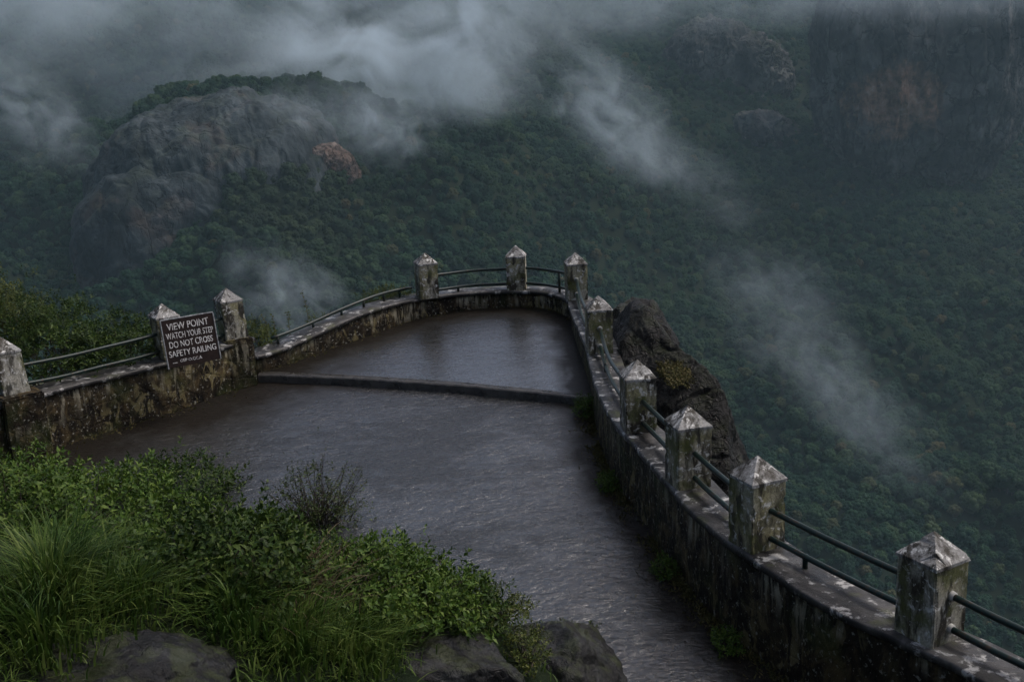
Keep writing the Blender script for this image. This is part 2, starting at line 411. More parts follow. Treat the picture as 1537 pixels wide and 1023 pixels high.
cp += [np.array(c, float) for c in [(0, 230, -345), (250, 200, -360), (-250, 200, -345), (500, 350, -340), (-500, 400, -280), (0, 2100, 260), (900, 2100, 300), (-900, 2100, 260), (1300, 1300, 120), (-1300, 1300, 130),
                                   (900, 700, -180), (-900, 700, -120), (0, -300, -150), (700, 0, -300), (-700, 0, -200), (0, 2700, 420), (-2000, 1800, 330), (2000, 1800, 330), (2300, 300, 100), (-2300, 300, 100),
                                   (0, -1500, 300), (1500, -1500, 250), (-1500, -1500, 250)]]
cp = np.array(cp)
S_ = 600.0
def _tps_k(r): return np.where(r > 0, r * r * np.log(np.maximum(r, 1e-9)), 0)
_n = len(cp); _X = cp[:, :2] / S_
_K = _tps_k(np.linalg.norm(_X[:, None] - _X[None], axis=2)) + np.eye(_n) * 2e-3
_Pm = np.hstack([np.ones((_n, 1)), _X])
_A = np.block([[_K, _Pm], [_Pm.T, np.zeros((3, 3))]])
_w = np.linalg.solve(_A, np.concatenate([cp[:, 2], np.zeros(3)]))
def far_h(P):
    out = np.empty(len(P))
    for i in range(0, len(P), 20000):
        X = P[i:i + 20000] / S_
        out[i:i + 20000] = _tps_k(np.linalg.norm(X[:, None] - _X[None], axis=2)) @ _w[:_n] + _w[_n] + X @ _w[_n + 1:]
    Q = np.hstack([P, np.zeros((len(P), 1))])
    out += 62 * fbm(Q / 230 + 3.1, 3, True) - 21 + 18 * fbm(Q / 90, 3)
    return out
def bank_z(d): return -.9 + 2.95 * (1 - np.exp(-d / 2.7)) + .10 * np.maximum(d - 4, 0)
def near_h(P):
    ins = inside(P, lower_poly)
    dt = seg_dist(P, toe); dw = np.minimum(seg_dist(P, right_mid[::3]), seg_dist(P, curve_mid[::3])); dl = seg_dist(P, left_mid[::3])
    Q = np.hstack([P, np.zeros((len(P), 1))]); nn = fbm(Q / 1.3, 4)
    z_in = z_low(P[:, 0], P[:, 1]) - .18
    hill = bank_z(dt) + .12 * nn + .55 * np.maximum(dt - 9, 0)  # last term: unseen rise behind the camera, added to darken the foreground
    drop = -.75 - 1.7 * np.maximum(dw - .15, 0) + .5 * nn
    dropl = -.7 - .45 * dl - .05 * dl ** 2 + .3 * nn
    bank = (dt < np.minimum(dw, dl)) & (P[:, 1] < 13) & (P[:, 0] < 3.5)
    bank |= (P[:, 1] < 1.0) & (P[:, 0] < 3)
    z = np.where(bank, hill, np.where(dl < dw, dropl, drop))
    return np.where(ins, np.minimum(z_in, np.where(bank, hill, 9)), z)
def land_h(P):
    P = np.asarray(P, float); r = np.linalg.norm(P - np.array([0, 8.0]), axis=1)
    w = sstep(22, 150, r)
    z = np.empty(len(P)); near = r < 150
    z[~near] = far_h(P[~near])
    if near.any(): z[near] = near_h(P[near]) * (1 - w[near]) + far_h(P[near]) * w[near]
    return z

# polar sheet of land around the camera
rr = np.concatenate([[0.0], 0.35 * 1.0225 ** np.arange(0, 402)])
rr = rr[rr < 2600]
az = np.concatenate([np.linspace(-32, 32, 330, endpoint=False), np.linspace(32, 328, 150, endpoint=False)])
th = np.radians(az)
GX = rr[1:, None] * np.sin(th)[None]; GY = rr[1:, None] * np.cos(th)[None]
P2 = np.stack([GX.ravel(), GY.ravel()], 1)
V = np.vstack([np.hstack([P2, land_h(P2)[:, None]]), [[0, 0, float(land_h(np.array([[0., 0.]]))[0])]]])
nr, na = GX.shape
i = np.arange(nr - 1)[:, None] * na; j = np.arange(na)[None]; j2 = (j + 1) % na
F4 = np.stack([i + j, i + j2, i + na + j2, i + na + j], -1).reshape(-1, 4)[:, ::-1]
F3 = np.stack([np.full(na, len(V) - 1), np.arange(na), (np.arange(na) + 1) % na], 1)[:, ::-1]
tag(obj('terrain', np_mesh('terrain', V, [F4, F3], True), M['earth']), 'steep wooded valley slopes and the hill under the terrace', 'hillside', kind='structure')

# ------------------------------------------------------------------ floors
def floor_sheet(name, poly, zf, mat, x0, x1, y0, y1, st, keep=None):
    xs = np.arange(x0, x1, st); ys = np.arange(y0, y1, st)
    X, Y = np.meshgrid(xs, ys); P = np.stack([X.ravel(), Y.ravel()], 1)
    Z = zf(P[:, 0], P[:, 1]) + .018 * fbm(np.hstack([P, np.zeros((len(P), 1))]) / 1.4, 3)
    nx, ny = len(xs), len(ys)
    a = (np.arange(ny - 1)[:, None] * nx + np.arange(nx - 1)[None]).ravel()
    Fq = np.stack([a, a + 1, a + nx + 1, a + nx], 1)
    cen = P[Fq].mean(1); ok = inside(cen, poly)
    if keep is not None: ok &= keep(cen)
    Fq = Fq[ok]; used = np.unique(Fq); remap = np.full(len(P), -1); remap[used] = np.arange(len(used))
    o = obj(name, np_mesh(name, np.hstack([P, Z[:, None]])[used], remap[Fq], True), mat)
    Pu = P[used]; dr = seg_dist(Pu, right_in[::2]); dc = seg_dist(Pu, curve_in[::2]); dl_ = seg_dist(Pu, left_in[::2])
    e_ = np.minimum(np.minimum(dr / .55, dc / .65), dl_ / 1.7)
    at_ = o.data.attributes.new('wall_edge', 'FLOAT', 'POINT'); at_.data.foreach_set('value', e_.astype(np.float32))
    return o
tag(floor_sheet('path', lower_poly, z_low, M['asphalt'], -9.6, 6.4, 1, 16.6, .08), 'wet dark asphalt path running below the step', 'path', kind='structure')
up_poly = np.vstack([curve_mid, right_mid[::-1]])
up_poly = np.vstack([right_mid[right_mid[:, 1] > 13.6][::-1], curve_mid, [(-3.9, 15.6)]])
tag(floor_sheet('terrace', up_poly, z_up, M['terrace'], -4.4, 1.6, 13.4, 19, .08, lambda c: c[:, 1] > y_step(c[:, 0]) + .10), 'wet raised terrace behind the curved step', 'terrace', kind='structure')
# the step: a curved kerb
xs = np.linspace(-3.70, 1.08, 60); yc = y_step(xs)
sec = []
nz = noise(np.stack([xs * 2.2, yc * 0, yc * 0 + 3], 1)) * .018
for dy, dz in ((0.0, -.2), (0.0, -.012), (.012, .012), (.16, .014), (.17, -.2)):
    sec.append(np.stack([xs, yc + dy + nz, z_up(xs, yc) + dz + nz * .4], 1))
sec = np.array(sec); ns, nx = sec.shape[:2]; V = sec.reshape(-1, 3)
a = (np.arange(ns - 1)[:, None] * nx + np.arange(nx - 1)[None]).ravel()
tag(obj('kerb', np_mesh('kerb', V, np.stack([a, a + 1, a + nx + 1, a + nx], 1)), M['step']), 'low curved step across the wet terrace', 'step', kind='structure')

# ------------------------------------------------------------------ parapet walls
def wall_mesh(line, d_out, ztop, zbot, name, rough=.03):
    """masonry body: two displaced faces"""
    o = offset(line, d_out); n = len(line)
    rows_in, rows_out = [], []
    K = 12
    for q in range(K + 1):
        f = q / K
        z = zbot * (1 - f) + (ztop - .062) * f
        for base, lst, sgn in ((line, rows_in, -1), (o, rows_out, 1)):
            P = np.stack([base[:, 0], base[:, 1], z], 1)
            dn = (fbm(P * 3.0, 4) * 1.4 - .1) * rough
            nrm = (o - line) / np.abs(d_out)
            P[:, :2] += sgn * nrm * dn[:, None] + nrm * .012 * (sgn == -1)
            lst.append(P)
    V = np.vstack(rows_in + rows_out)
    a = (np.arange(K)[:, None] * n + np.arange(n - 1)[None]).ravel()
    F1 = np.stack([a, a + 1, a + n + 1, a + n], 1); F2 = F1[:, ::-1] + (K + 1) * n
    e0 = np.array([[q * n, (q + 1) * n, (K + 1) * n + (q + 1) * n, (K + 1) * n + q * n] for q in range(K)]); e1 = e0[:, ::-1] + n - 1
    t = np.arange(n - 1) + K * n; Ft = np.stack([t, t + 1, t + 1 + (K + 1) * n, t + (K + 1) * n], 1)
    return np_mesh(name, V, [np.vstack([F1, F2, e0, e1, Ft])], True)
def coping_mesh(line, d_out, ztop, name, lip=.025, th=.055):
    s = np.sign(d_out); a_ = offset(line, -s * lip); b_ = offset(line, d_out + s * lip); n = len(line)
    ch = .012; jit = noise(np.stack([line[:, 0] * 3, line[:, 1] * 3, line[:, 0] * 0], 1)) * .008
    nrm = (b_ - a_) / np.linalg.norm(b_ - a_, axis=1)[:, None]
    secs = [(a_, 0, -th), (a_, 0, -ch), (a_, ch, 0), (a_ * .5 + b_ * .5, 0, .004), (b_, -ch, 0), (b_, 0, -ch), (b_, 0, -th)]
    V = np.vstack([np.hstack([(p + nrm * (off + jit[:, None] * (idx in (0, 1, 2)))), (ztop + dz + jit * .5)[:, None]]) for idx, (p, off, dz) in enumerate(secs)])
    k = len(secs); F = []
    i = np.arange(n - 1)
    for q in range(k):
        q2 = (q + 1) % k
        F.append(np.stack([q * n + i, q2 * n + i, q2 * n + i + 1, q * n + i + 1], 1))
    caps = np.array([[q * n for q in range(k)][::-1], [q * n + n - 1 for q in range(k)]])
    return np_mesh(name, V, [np.vstack(F), caps])
def wall(line, d_out, ztop, zbot, label):
    t = empty('parapet_wall', (0, 0, 0)); tag(t, label, 'wall', 'stone parapet walls round the viewpoint')
    obj('masonry', wall_mesh(line, d_out, ztop, zbot, 'masonry'), M['masonry'], t)
    obj('coping', coping_mesh(line, d_out, ztop, 'coping'), M['coping'], t)
    return t
Lr = right_in
wall(Lr, TH, np.full(len(Lr), 0.0), np.full(len(Lr), -2.6), 'dark mossy parapet wall running along the right side of the path')
zc = -.28 * sstep(-2.0, -3.7, curve_in[:, 0])
cw = wall(curve_in, -TH, zc - .003, np.full(len(curve_in), -2.0), 'low curved parapet wall round the far edge of the terrace')
wall(left_in, -TH, np.full(len(left_in), 0.004), np.full(len(left_in), -2.2), 'lichen covered stone wall under the brown sign')

# ------------------------------------------------------------------ posts
PW, HS, HP = .32, .558, .183
def shaft_mesh():
    bm = bmesh.new(); bmesh.ops.create_cube(bm, size=1)
    for v in bm.verts: v.co = Vector((v.co.x * PW, v.co.y * PW, (v.co.z + .5) * HS))
    bmesh.ops.bevel(bm, geom=[e for e in bm.edges if abs(e.verts[0].co.z - e.verts[1].co.z) > .1], offset=.009, segments=2, affect='EDGES')
    bmesh.ops.subdivide_edges(bm, edges=[e for e in bm.edges if e.calc_length() > .05], cuts=13, use_grid_fill=True)
    me = bpy.data.meshes.new('shaft'); bm.to_mesh(me); bm.free(); return me
def cap_mesh():
    h = PW / 2 + .006; V = []
    for z, s in ((-.004, 1), (.018, 1), (.021, .992)): V += [(a * h * s, b * h * s, z) for a, b in ((-1, -1), (1, -1), (1, 1), (-1, 1))]
    for s, z in ((.03, HP),): V += [(a * h * s, b * h * s, z) for a, b in ((-1, -1), (1, -1), (1, 1), (-1, 1))]
    F = [(3, 2, 1, 0)]
    for r in range(3): F += [(r * 4 + q, r * 4 + (q + 1) % 4, r * 4 + 4 + (q + 1) % 4, r * 4 + 4 + q) for q in range(4)]
    F.append((12, 13, 14, 15))
    bm = bmesh.new(); vs = [bm.verts.new(v) for v in V]
    for f in F: bm.faces.new([vs[i] for i in f])
    bmesh.ops.subdivide_edges(bm, edges=[e for e in bm.edges if e.calc_length() > .1], cuts=6, use_grid_fill=True)
    me = bpy.data.meshes.new('cap'); bm.to_mesh(me); bm.free(); return me
def roughen(me, seed, amp):
    V = np.array([v.co[:] for v in me.vertices]); d = fbm(V * 9 + seed * 7.7, 4)
    d2 = fbm(V * 3 + seed * 3.1 + 50, 2)
    rad2 = np.abs(V[:, :2]).min(1) / np.maximum(np.abs(V[:, :2]).max(1), .02)
    chip = sstep(.18, .42, fbm(V * 11 + seed * 5.3 + 9, 3)) * sstep(.80, .97, rad2) * .02
    V[:, :2] -= np.sign(V[:, :2]) * chip[:, None]
    V += np.stack([d, np.roll(d, 1), d * .4], 1) * amp + np.stack([d2, d2[::-1], d2 * 0], 1) * amp * .6
    me.vertices.foreach_set('co', V.astype(np.float32).ravel()); me.update()
POSTS = {  # x, y, turn, lean in x (m at the top), base z, label
 'A': (2.71, 6.88, 30, 0, -.01, 'nearest weathered concrete post with white-patched cap at the lower right'),
 'B': (1.88, 8.38, 24, 0, 0, 'white-streaked concrete post second from the lower right corner'),
 'C': (1.55, 9.72, 14, 0, 0, 'green mossy concrete post third from the lower right corner'),
 'D': (1.28, 11.29, 6, 0, 0, 'stained concrete post beside the black rock, between the mossy post and the pale post'),
 'E': (1.14, 14.45, 4, 0, 0, 'pale yellow post with white pipe collars at the top left of the black rock'),
 'F': (1.05, 17.70, 6, 0, 0, 'tall pale post at the far right corner of the curved wall'),
 'G': (.12, 18.68, -5, 0, -.02, 'black-stained post in the middle of the far curved wall'),
 'H': (-1.36, 18.36, 18, 0, -.02, 'dark post where the low curved rail ends at the far wall'),
 'I': (-3.97, 15.86, 33, -.05, .02, 'leaning grey post just right of the brown sign'),
 'J': (-4.62, 14.98, 36, -.06, .02, 'leaning post half hidden behind the brown sign'),
 'K': (-6.12, 13.42, 40, -.07, .02, 'leaning post at the left edge of the photo by the bush'),
}
POSTOBJ = {}
for n_, (k_, (x, y, rt, lean, z0, lab)) in enumerate(POSTS.items()):
    t = empty('post', (x, y, z0), R_(rt)); tag(t, lab, 'post', 'pyramid-capped posts along the parapet')
    sm, cm = shaft_mesh(), cap_mesh(); roughen(sm, n_, .007); roughen(cm, n_ + 20, .006)
    ld = Matrix.Rotation(-R_(rt), 3, 'Z') @ Vector((lean, 0, 0))
    for me, zoff in ((sm, 0), (cm, HS)):
        for v in me.vertices:
            f = (v.co.z + zoff) / (HS + HP); v.co.x += ld.x * f; v.co.y += ld.y * f
    obj('shaft', sm, M['post'], t)
    c = obj('cap', cm, M['cap'], t); c.location = (0, 0, HS)
    POSTOBJ[k_] = t
# square masonry plinths under three of the left posts
def plinth(key, w, z0, z1, shift):
    t = POSTOBJ[key]
    bm = bmesh.new(); bmesh.ops.create_cube(bm, size=1)
    for v in bm.verts: v.co = Vector((v.co.x * w + shift[0], v.co.y * w + shift[1], z0 + (v.co.z + .5) * (z1 - z0)))
    bmesh.ops.bevel(bm, geom=bm.edges[:], offset=.02, segments=2, affect='EDGES')
    bmesh.ops.subdivide_edges(bm, edges=bm.edges[:], cuts=5, use_grid_fill=True)
    me = bpy.data.meshes.new('plinth'); bm.to_mesh(me); bm.free(); roughen(me, w * 10, .015)
    obj('plinth', me, M['masonry'], t)
plinth('I', .41, -.9, .03, (0, -.02))
plinth('K', .50, -1.0, .05, (.02, -.06))

# ------------------------------------------------------------------ railings (one bay = one thing)
def rail_bay(pts, heights, label, stubs=(), sub_z=None, collars=(), sag=.02, r=.024):
    """pts: plan line of the bay with z; heights: rail heights above it"""
    P = np.asarray(pts, float)
    L = spline(P, 26)
    base = L[len(L) // 2].copy()
    t = empty('railing', base); tag(t, label, 'railing', 'pipe railing bays between the posts')
    for h in heights:
        Q = L.copy(); Q[:, 2] += h; Q[:, 2] += noise(Q * 1.3) * .012 - sag * np.sin(np.linspace(0, np.pi, len(Q)))
        v, f = tube(Q - base, r, 10); obj('rail', np_mesh('rail', v, f, True), M['pipe'], t)
        for c in collars:
            e = Q[0] if c == 0 else Q[-1]; d = (Q[1] - Q[0]) if c == 0 else (Q[-2] - Q[-1]); d = d / np.linalg.norm(d)
            v, f = tube(np.array([e + d * .150, e + d * .188]) - base, [.036, .030], 12)
            obj('collar', np_mesh('collar', v, f, True), M['collar'], t)
    for s, h0, h1 in stubs:
        q = L[int(s * (len(L) - 1))]
        v, f = tube(np.array([q + [0, 0, h0], q + [0, 0, h1]]) - base, r * .9, 8); obj('upright', np_mesh('upright', v, f, True), M['pipe'], t)
    return t
def pc(k): x, y, *_ , = POSTS[k]; return np.array([x, y, 0.0])
def mid(a, b, off):
    d = pc(b) - pc(a); n = np.array([-d[1], d[0], 0]) / np.linalg.norm(d); return (pc(a) + pc(b)) / 2 + n * off
UPR, LOW = .345, .115
rail_bay([pc('A'), (3.2, 6.05, 0), (3.75, 5.15, 0)], (UPR, LOW), 'pipe railing leaving the nearest post at the right edge', collars=(0,))
rail_bay([pc('B'), mid('B', 'A', 0), pc('A')], (UPR, LOW), 'pipe railing between the two nearest posts', stubs=((.33, 0.0, LOW), ))
rail_bay([pc('C'), mid('C', 'B', 0), pc('B')], (UPR, LOW), 'pipe railing between the mossy post and the white-streaked post')
rail_bay([pc('D'), mid('D', 'C', .03), pc('C')], (UPR, LOW), 'pipe railing between the stained post and the mossy post')
rail_bay([pc('E'), mid('E', 'D', -.06), pc('D')], (UPR, LOW), 'curved pipe railing beside the black rock', stubs=((.35, 0, LOW),), collars=(0,), sag=.05)
rail_bay([pc('F'), mid('F', 'E', -.05), pc('E')], (UPR, LOW), 'pipe railing between the two pale posts', collars=(0,), sag=.06)
rail_bay([pc('G'), (.52, 18.52, 0), (.82, 18.2, 0), pc('F')], (.36, .10), 'bent pipe railing with one upright left of the far corner post', stubs=((.62, 0, .36),))
rail_bay([pc('H'), (-.6, 18.72, 0), pc('G')], (.34, .09), 'straight pipe railing across the middle of the far wall', stubs=((.36, 0.0, .09),))
lowline = offset(curve_in, -.26)
ll = lowline[(lowline[:, 0] > -3.6) & (lowline[:, 0] < -1.45)][::-1]
llz = -.28 * sstep(-2.0, -3.7, ll[:, 0]) + .02
rail_bay(np.hstack([ll, llz[:, None]])[::4], (.11,), 'low pipe rail on stubs along the curved coping', stubs=tuple((s, -.02, .11) for s in (.07, .3, .5, .66, .8, .93)), sag=0)
rail_bay([pc('J') + [-.02, 0, 0], mid('J', 'I', 0), pc('I')], (.37, .13), 'short pipe railing behind the sign')
rail_bay([pc('K') + [-.02, 0, 0], mid('K', 'J', .02), pc('J')], (.37, .13), 'pipe railing in front of the bush on the left', sag=.03)

# ------------------------------------------------------------------ sign
tl, tr, br, bl = at_y(241, 482, 14.38), at_y(320, 465, 14.80), at_y(331, 538, 14.70), at_y(254, 553, 14.28)
org = bl; ux = (br - bl); wS = np.linalg.norm(ux); ux /= wS
uz = tl - bl; uz -= ux * (uz @ ux); hS = np.linalg.norm(uz); uz /= hS; uy = np.cross(uz, ux)          # uy points away from the viewer
sg = empty('sign', (0, 0, 0)); tag(sg, 'dark brown board with white lettering tied to the left railing', 'sign')
sg.matrix_world = Matrix(((ux[0], uy[0], uz[0], org[0]), (ux[1], uy[1], uz[1], org[1]), (ux[2], uy[2], uz[2], org[2]), (0, 0, 0, 1)))
def box(x0, x1, y0, y1, z0, z1, bev=.003):
    bm = bmesh.new(); bmesh.ops.create_cube(bm, size=1)
    for v in bm.verts: v.co = Vector((x0 + (v.co.x + .5) * (x1 - x0), y0 + (v.co.y + .5) * (y1 - y0), z0 + (v.co.z + .5) * (z1 - z0)))
    if bev: bmesh.ops.bevel(bm, geom=bm.edges[:], offset=bev, segments=2, affect='EDGES')
    me = bpy.data.meshes.new('box'); bm.to_mesh(me); bm.free(); return me
obj('board', box(0, wS, 0, .02, 0, hS), M['sign'], sg)
obj('frame', box(-.008, wS + .008, -.008, .024, hS, hS + .014), M['signframe'], sg)
obj('frame', box(-.012, -.0005, -.008, .024, -.01, hS - .001), M['signframe'], sg)
obj('frame', box(wS + .0005, wS + .012, -.008, .024, .0, hS - .001), M['signframe'], sg)
def text(body, cx, z, w, h, name='lettering', bold=.012):
    cu = bpy.data.curves.new('lettering', 'FONT'); cu.body = body; cu.align_x = 'LEFT'; cu.size = 1; cu.extrude = .02; cu.offset = bold
    o = bpy.data.objects.new('lettering', cu); COL.objects.link(o)
    dg = bpy.context.evaluated_depsgraph_get()
    me = bpy.data.meshes.new_from_object(o.evaluated_get(dg)); bpy.data.objects.remove(o); bpy.data.curves.remove(cu)
    co = np.array([v.co[:] for v in me.vertices]); mn, mx = co.min(0), co.max(0)
    q = (co - mn) / (mx - mn + 1e-9)
    nv = np.stack([cx - w / 2 + q[:, 0] * w, -.0045 + q[:, 2] * .004, z + q[:, 1] * h], 1)
    nv[:, 2] += noise(np.stack([q[:, 0] * 9, q[:, 1], q[:, 0] * 0 + z * 30], 1)) * .006
    me.vertices.foreach_set('co', nv.astype(np.float32).ravel()); me.update()
    return obj(name, me, M['letter'], sg)
text('VIEW POINT', wS * .49, hS * .775, wS * .80, hS * .145, bold=.006)
text('WATCH YOUR STEP', wS * .50, hS * .590, wS * .91, hS * .130, bold=.004)
text('DO NOT CROSS', wS * .50, hS * .405, wS * .84, hS * .130, bold=.004)
text('SAFETY RAILING', wS * .50, hS * .215, wS * .91, hS * .130, bold=.004)
text('GEP O.CC.A', wS * .44, hS * .085, wS * .42, hS * .060, bold=.004)
text('-', wS * .13, hS * .085, wS * .09, hS * .014)

# ------------------------------------------------------------------ rocks
def rock_mesh(name, sub, rad, amp, fq, seed, ridge=.5, flat=None, strata=None, stretch=(1, 1, 1), box_=1.0, crag=.25, facet=0):
    V, F = ico(sub); N = V.copy()
    if box_ < 1: V = np.sign(V) * np.abs(V) ** box_; V /= np.abs(V).max()
    if facet:
        rf = np.random.default_rng(int(seed * 100)); nn_ = rf.normal(size=(facet, 3)); nn_ /= np.linalg.norm(nn_, axis=1)[:, None]
        hh_ = rf.uniform(.72, .98, facet); dot = V @ nn_.T
        tt = np.where(dot > .05, hh_ / np.maximum(dot, .05), 9).min(1); V = V * np.minimum(tt, 1.05)[:, None]
    rad = np.array(rad, float); P = V * rad; s = rad.mean()
    Q = P / s * fq * np.array(stretch) + seed * 13.7
    d = fbm(Q, 6) * (1 - ridge) + (fbm(Q * .8 + 31, 6, True) - .45) * ridge
    d = d - crag * sstep(.07, .0, np.abs(noise(Q * 1.3 + 5))) * .35 + crag * .5 * fbm(Q * 3.1 + 3, 4, True) + crag * .25 * fbm(Q * 9 + 8, 2)
    d2 = fbm(Q * .45 + 77, 3)
    if strata:
        ax, f_, a_ = strata; ax = np.array(ax, float); ax /= np.linalg.norm(ax)
        ph = (P @ ax) / s * f_ + 1.5 * d2
        d = d + a_ * (1 - np.abs(((ph % 1) - .5) * 2) ** 3)
    P = P + N * (s * amp * (d + d2 * .9))[:, None]
    if flat: P[:, 2] = np.where(P[:, 2] > flat, flat + (P[:, 2] - flat) * .35, P[:, 2])
    return np_mesh(name, P, F, True)
def rock(name, label, cat, loc, rad, rot, mat, sub=5, amp=.3, fq=1.6, seed=1, ridge=.5, flat=None, strata=None, group=None, kind=None, **kw):
    o = obj(name, rock_mesh(name, sub, rad, amp, fq, seed, ridge, flat, strata, **kw), mat)
    o.location = loc; o.rotation_euler = tuple(R_(a) for a in rot)
    return tag(o, label, cat, group, kind)
# beside the terrace
outcrop = rock('rock_outcrop', 'black wet rock outcrop with mossy ledges outside the right wall', 'rock', (2.05, 14.9, -1.85), (.84, 3.1, 2.3), (0, -7, 8), M['near_rock'], 8, .14, 1.9, 3.3, .5, strata=((.9, .25, .30), 1.9, .16), box_=.85, crag=.26, facet=46)

rock('boulder', 'upper black boulder behind the two pale posts, above the bigger outcrop', 'rock', (1.95, 17.0, -.62), (.62, 1.1, .82), (0, 8, 12), M['near_rock'], 7, .13, 1.9, 6.3, .45, strata=((.9, .25, .30), 1.3, .10), box_=.85, crag=.26, facet=40)
# ---- foreground boulders
def land_pt(px, py, z=None):
    """where the view ray meets the bank"""
    d = ray(px, py); o = np.array([0, 0, CH]); t = np.linspace(1.5, 16, 1200)
    P = o + d * t[:, None]; h = land_h(P[:, :2]); k = np.argmax(P[:, 2] <= h)
    return P[k] if (P[:, 2] <= h).any() else P[-1]
G_R = 'wet boulders in the grass of the near bank'
p = land_pt(150, 1005); rock('boulder', 'long flat wet boulder in the bottom left corner', 'boulder', p + [-.30, .08, -.14], (1.05, .40, .24), (0, 0, -6), M['fg_rock'], 6, .22, 1.3, 5, .6, group=G_R, box_=.8, crag=.3, strata=((.1, .3, 1), 2.5, .10), facet=26)
p = land_pt(655, 1000); rock('boulder', 'grey wet boulder at the bottom edge right of the grass', 'boulder', p + [.05, .08, -.12], (.46, .38, .27), (0, 14, 20), M['fg_rock'], 6, .22, 1.2, 8, .6, group=G_R, box_=.75, crag=.3, strata=((.3, .3, 1), 2.2, .12), facet=26)
p = land_pt(850, 1010); rock('boulder', 'largest dark wet boulder beside the path with plants on it', 'boulder', p + [-.08, .1, -.17], (.54, .60, .54), (0, 16, 25), M['fg_rock'], 6, .2, 1.2, 12, .6, group=G_R, box_=.75, crag=.3, strata=((.4, .3, 1), 2.2, .12), facet=26)
p = land_pt(885, 958); rock('boulder', 'small dark boulder at the path edge behind the largest boulder', 'boulder', p + [0, .02, -.05], (.13, .15, .13), (0, 0, 40), M['fg_rock'], 4, .25, 1.4, 15, .5, group=G_R)
p = land_pt(790, 930); rock('boulder', 'half hidden boulder under the leafy tip of the shrubs', 'boulder', p + [0, .1, -.05], (.36, .2, .17), (0, 0, -10), M['fg_rock'], 4, .25, 1.4, 18, .5, group=G_R)

# ---- far rocks
def far(px, py, D): return at_dist(px, py, D)
def slope_hit(px, py):
    d = ray(px, py); t = np.linspace(350, 1500, 1200); P = np.array([0, 0, CH]) + d * t[:, None]
    h = land_h(P[:, :2]); return P[np.argmax(P[:, 2] <= h)]
rock('rock_dome', 'huge grey rounded rock dome rising from the forest on the left', 'rock', far(295, 300, 690) + [6, 40, -34], (82, 74, 88), (0, -6, 14), M['far_rock'], 8, .13, 1.5, 2.2, .55, strata=((-.42, .1, 1), 3.8, .26), stretch=(1.9, 1.3, .7), box_=.82, crag=.34)
rock('rock_ledge', 'pale rock wall low at the foot of the dome', 'rock', far(215, 385, 640) + [2, 44, -16], (48, 34, 58), (0, -6, 14), M['far_rock'], 7, .15, 1.5, 4.1, .5, strata=((-.2, .2, 1), 3.0, .2), stretch=(1.5, 1.2, .8), box_=.82, crag=.3)
rock('rock_outcrop', 'bare orange rock patch in the trees right of the grey dome', 'rock', slope_hit(490, 255) + [0, 4, 1], (19, 11, 13), (0, 24, 20), M['orange_rock'], 6, .3, 1.8, 6.4, .6, crag=.5)
rock('cliff', 'tall dark cliff with an orange scar at the upper right', 'cliff', far(1415, 125, 1080) + [0, 58, 16], (92, 62, 100), (0, 0, 6), M['cliff_rock'], 8, .22, 1.6, 9.2, .7, strata=((1, .2, .12), 3.2, .12), stretch=(1.9, 1.6, .5), box_=.62, crag=.35)
rock('rock_outcrop', 'grey rocky ridge face fading into mist at the upper middle', 'rock', far(1110, 90, 1160) + [0, 42, -12], (62, 34, 42), (0, 30, 0), M['cliff_rock'], 7, .3, 1.7, 5.9, .65, stretch=(1.4, 1.2, .7), box_=.75, crag=.55)
rock('rock_outcrop', 'lower grey rock patch on the ridge left of the upper right cliff', 'rock', far(1175, 190, 1095) + [0, 32, -12], (36, 24, 18), (0, 30, 0), M['cliff_rock'], 6, .32, 1.7, 7.9, .65, crag=.55)

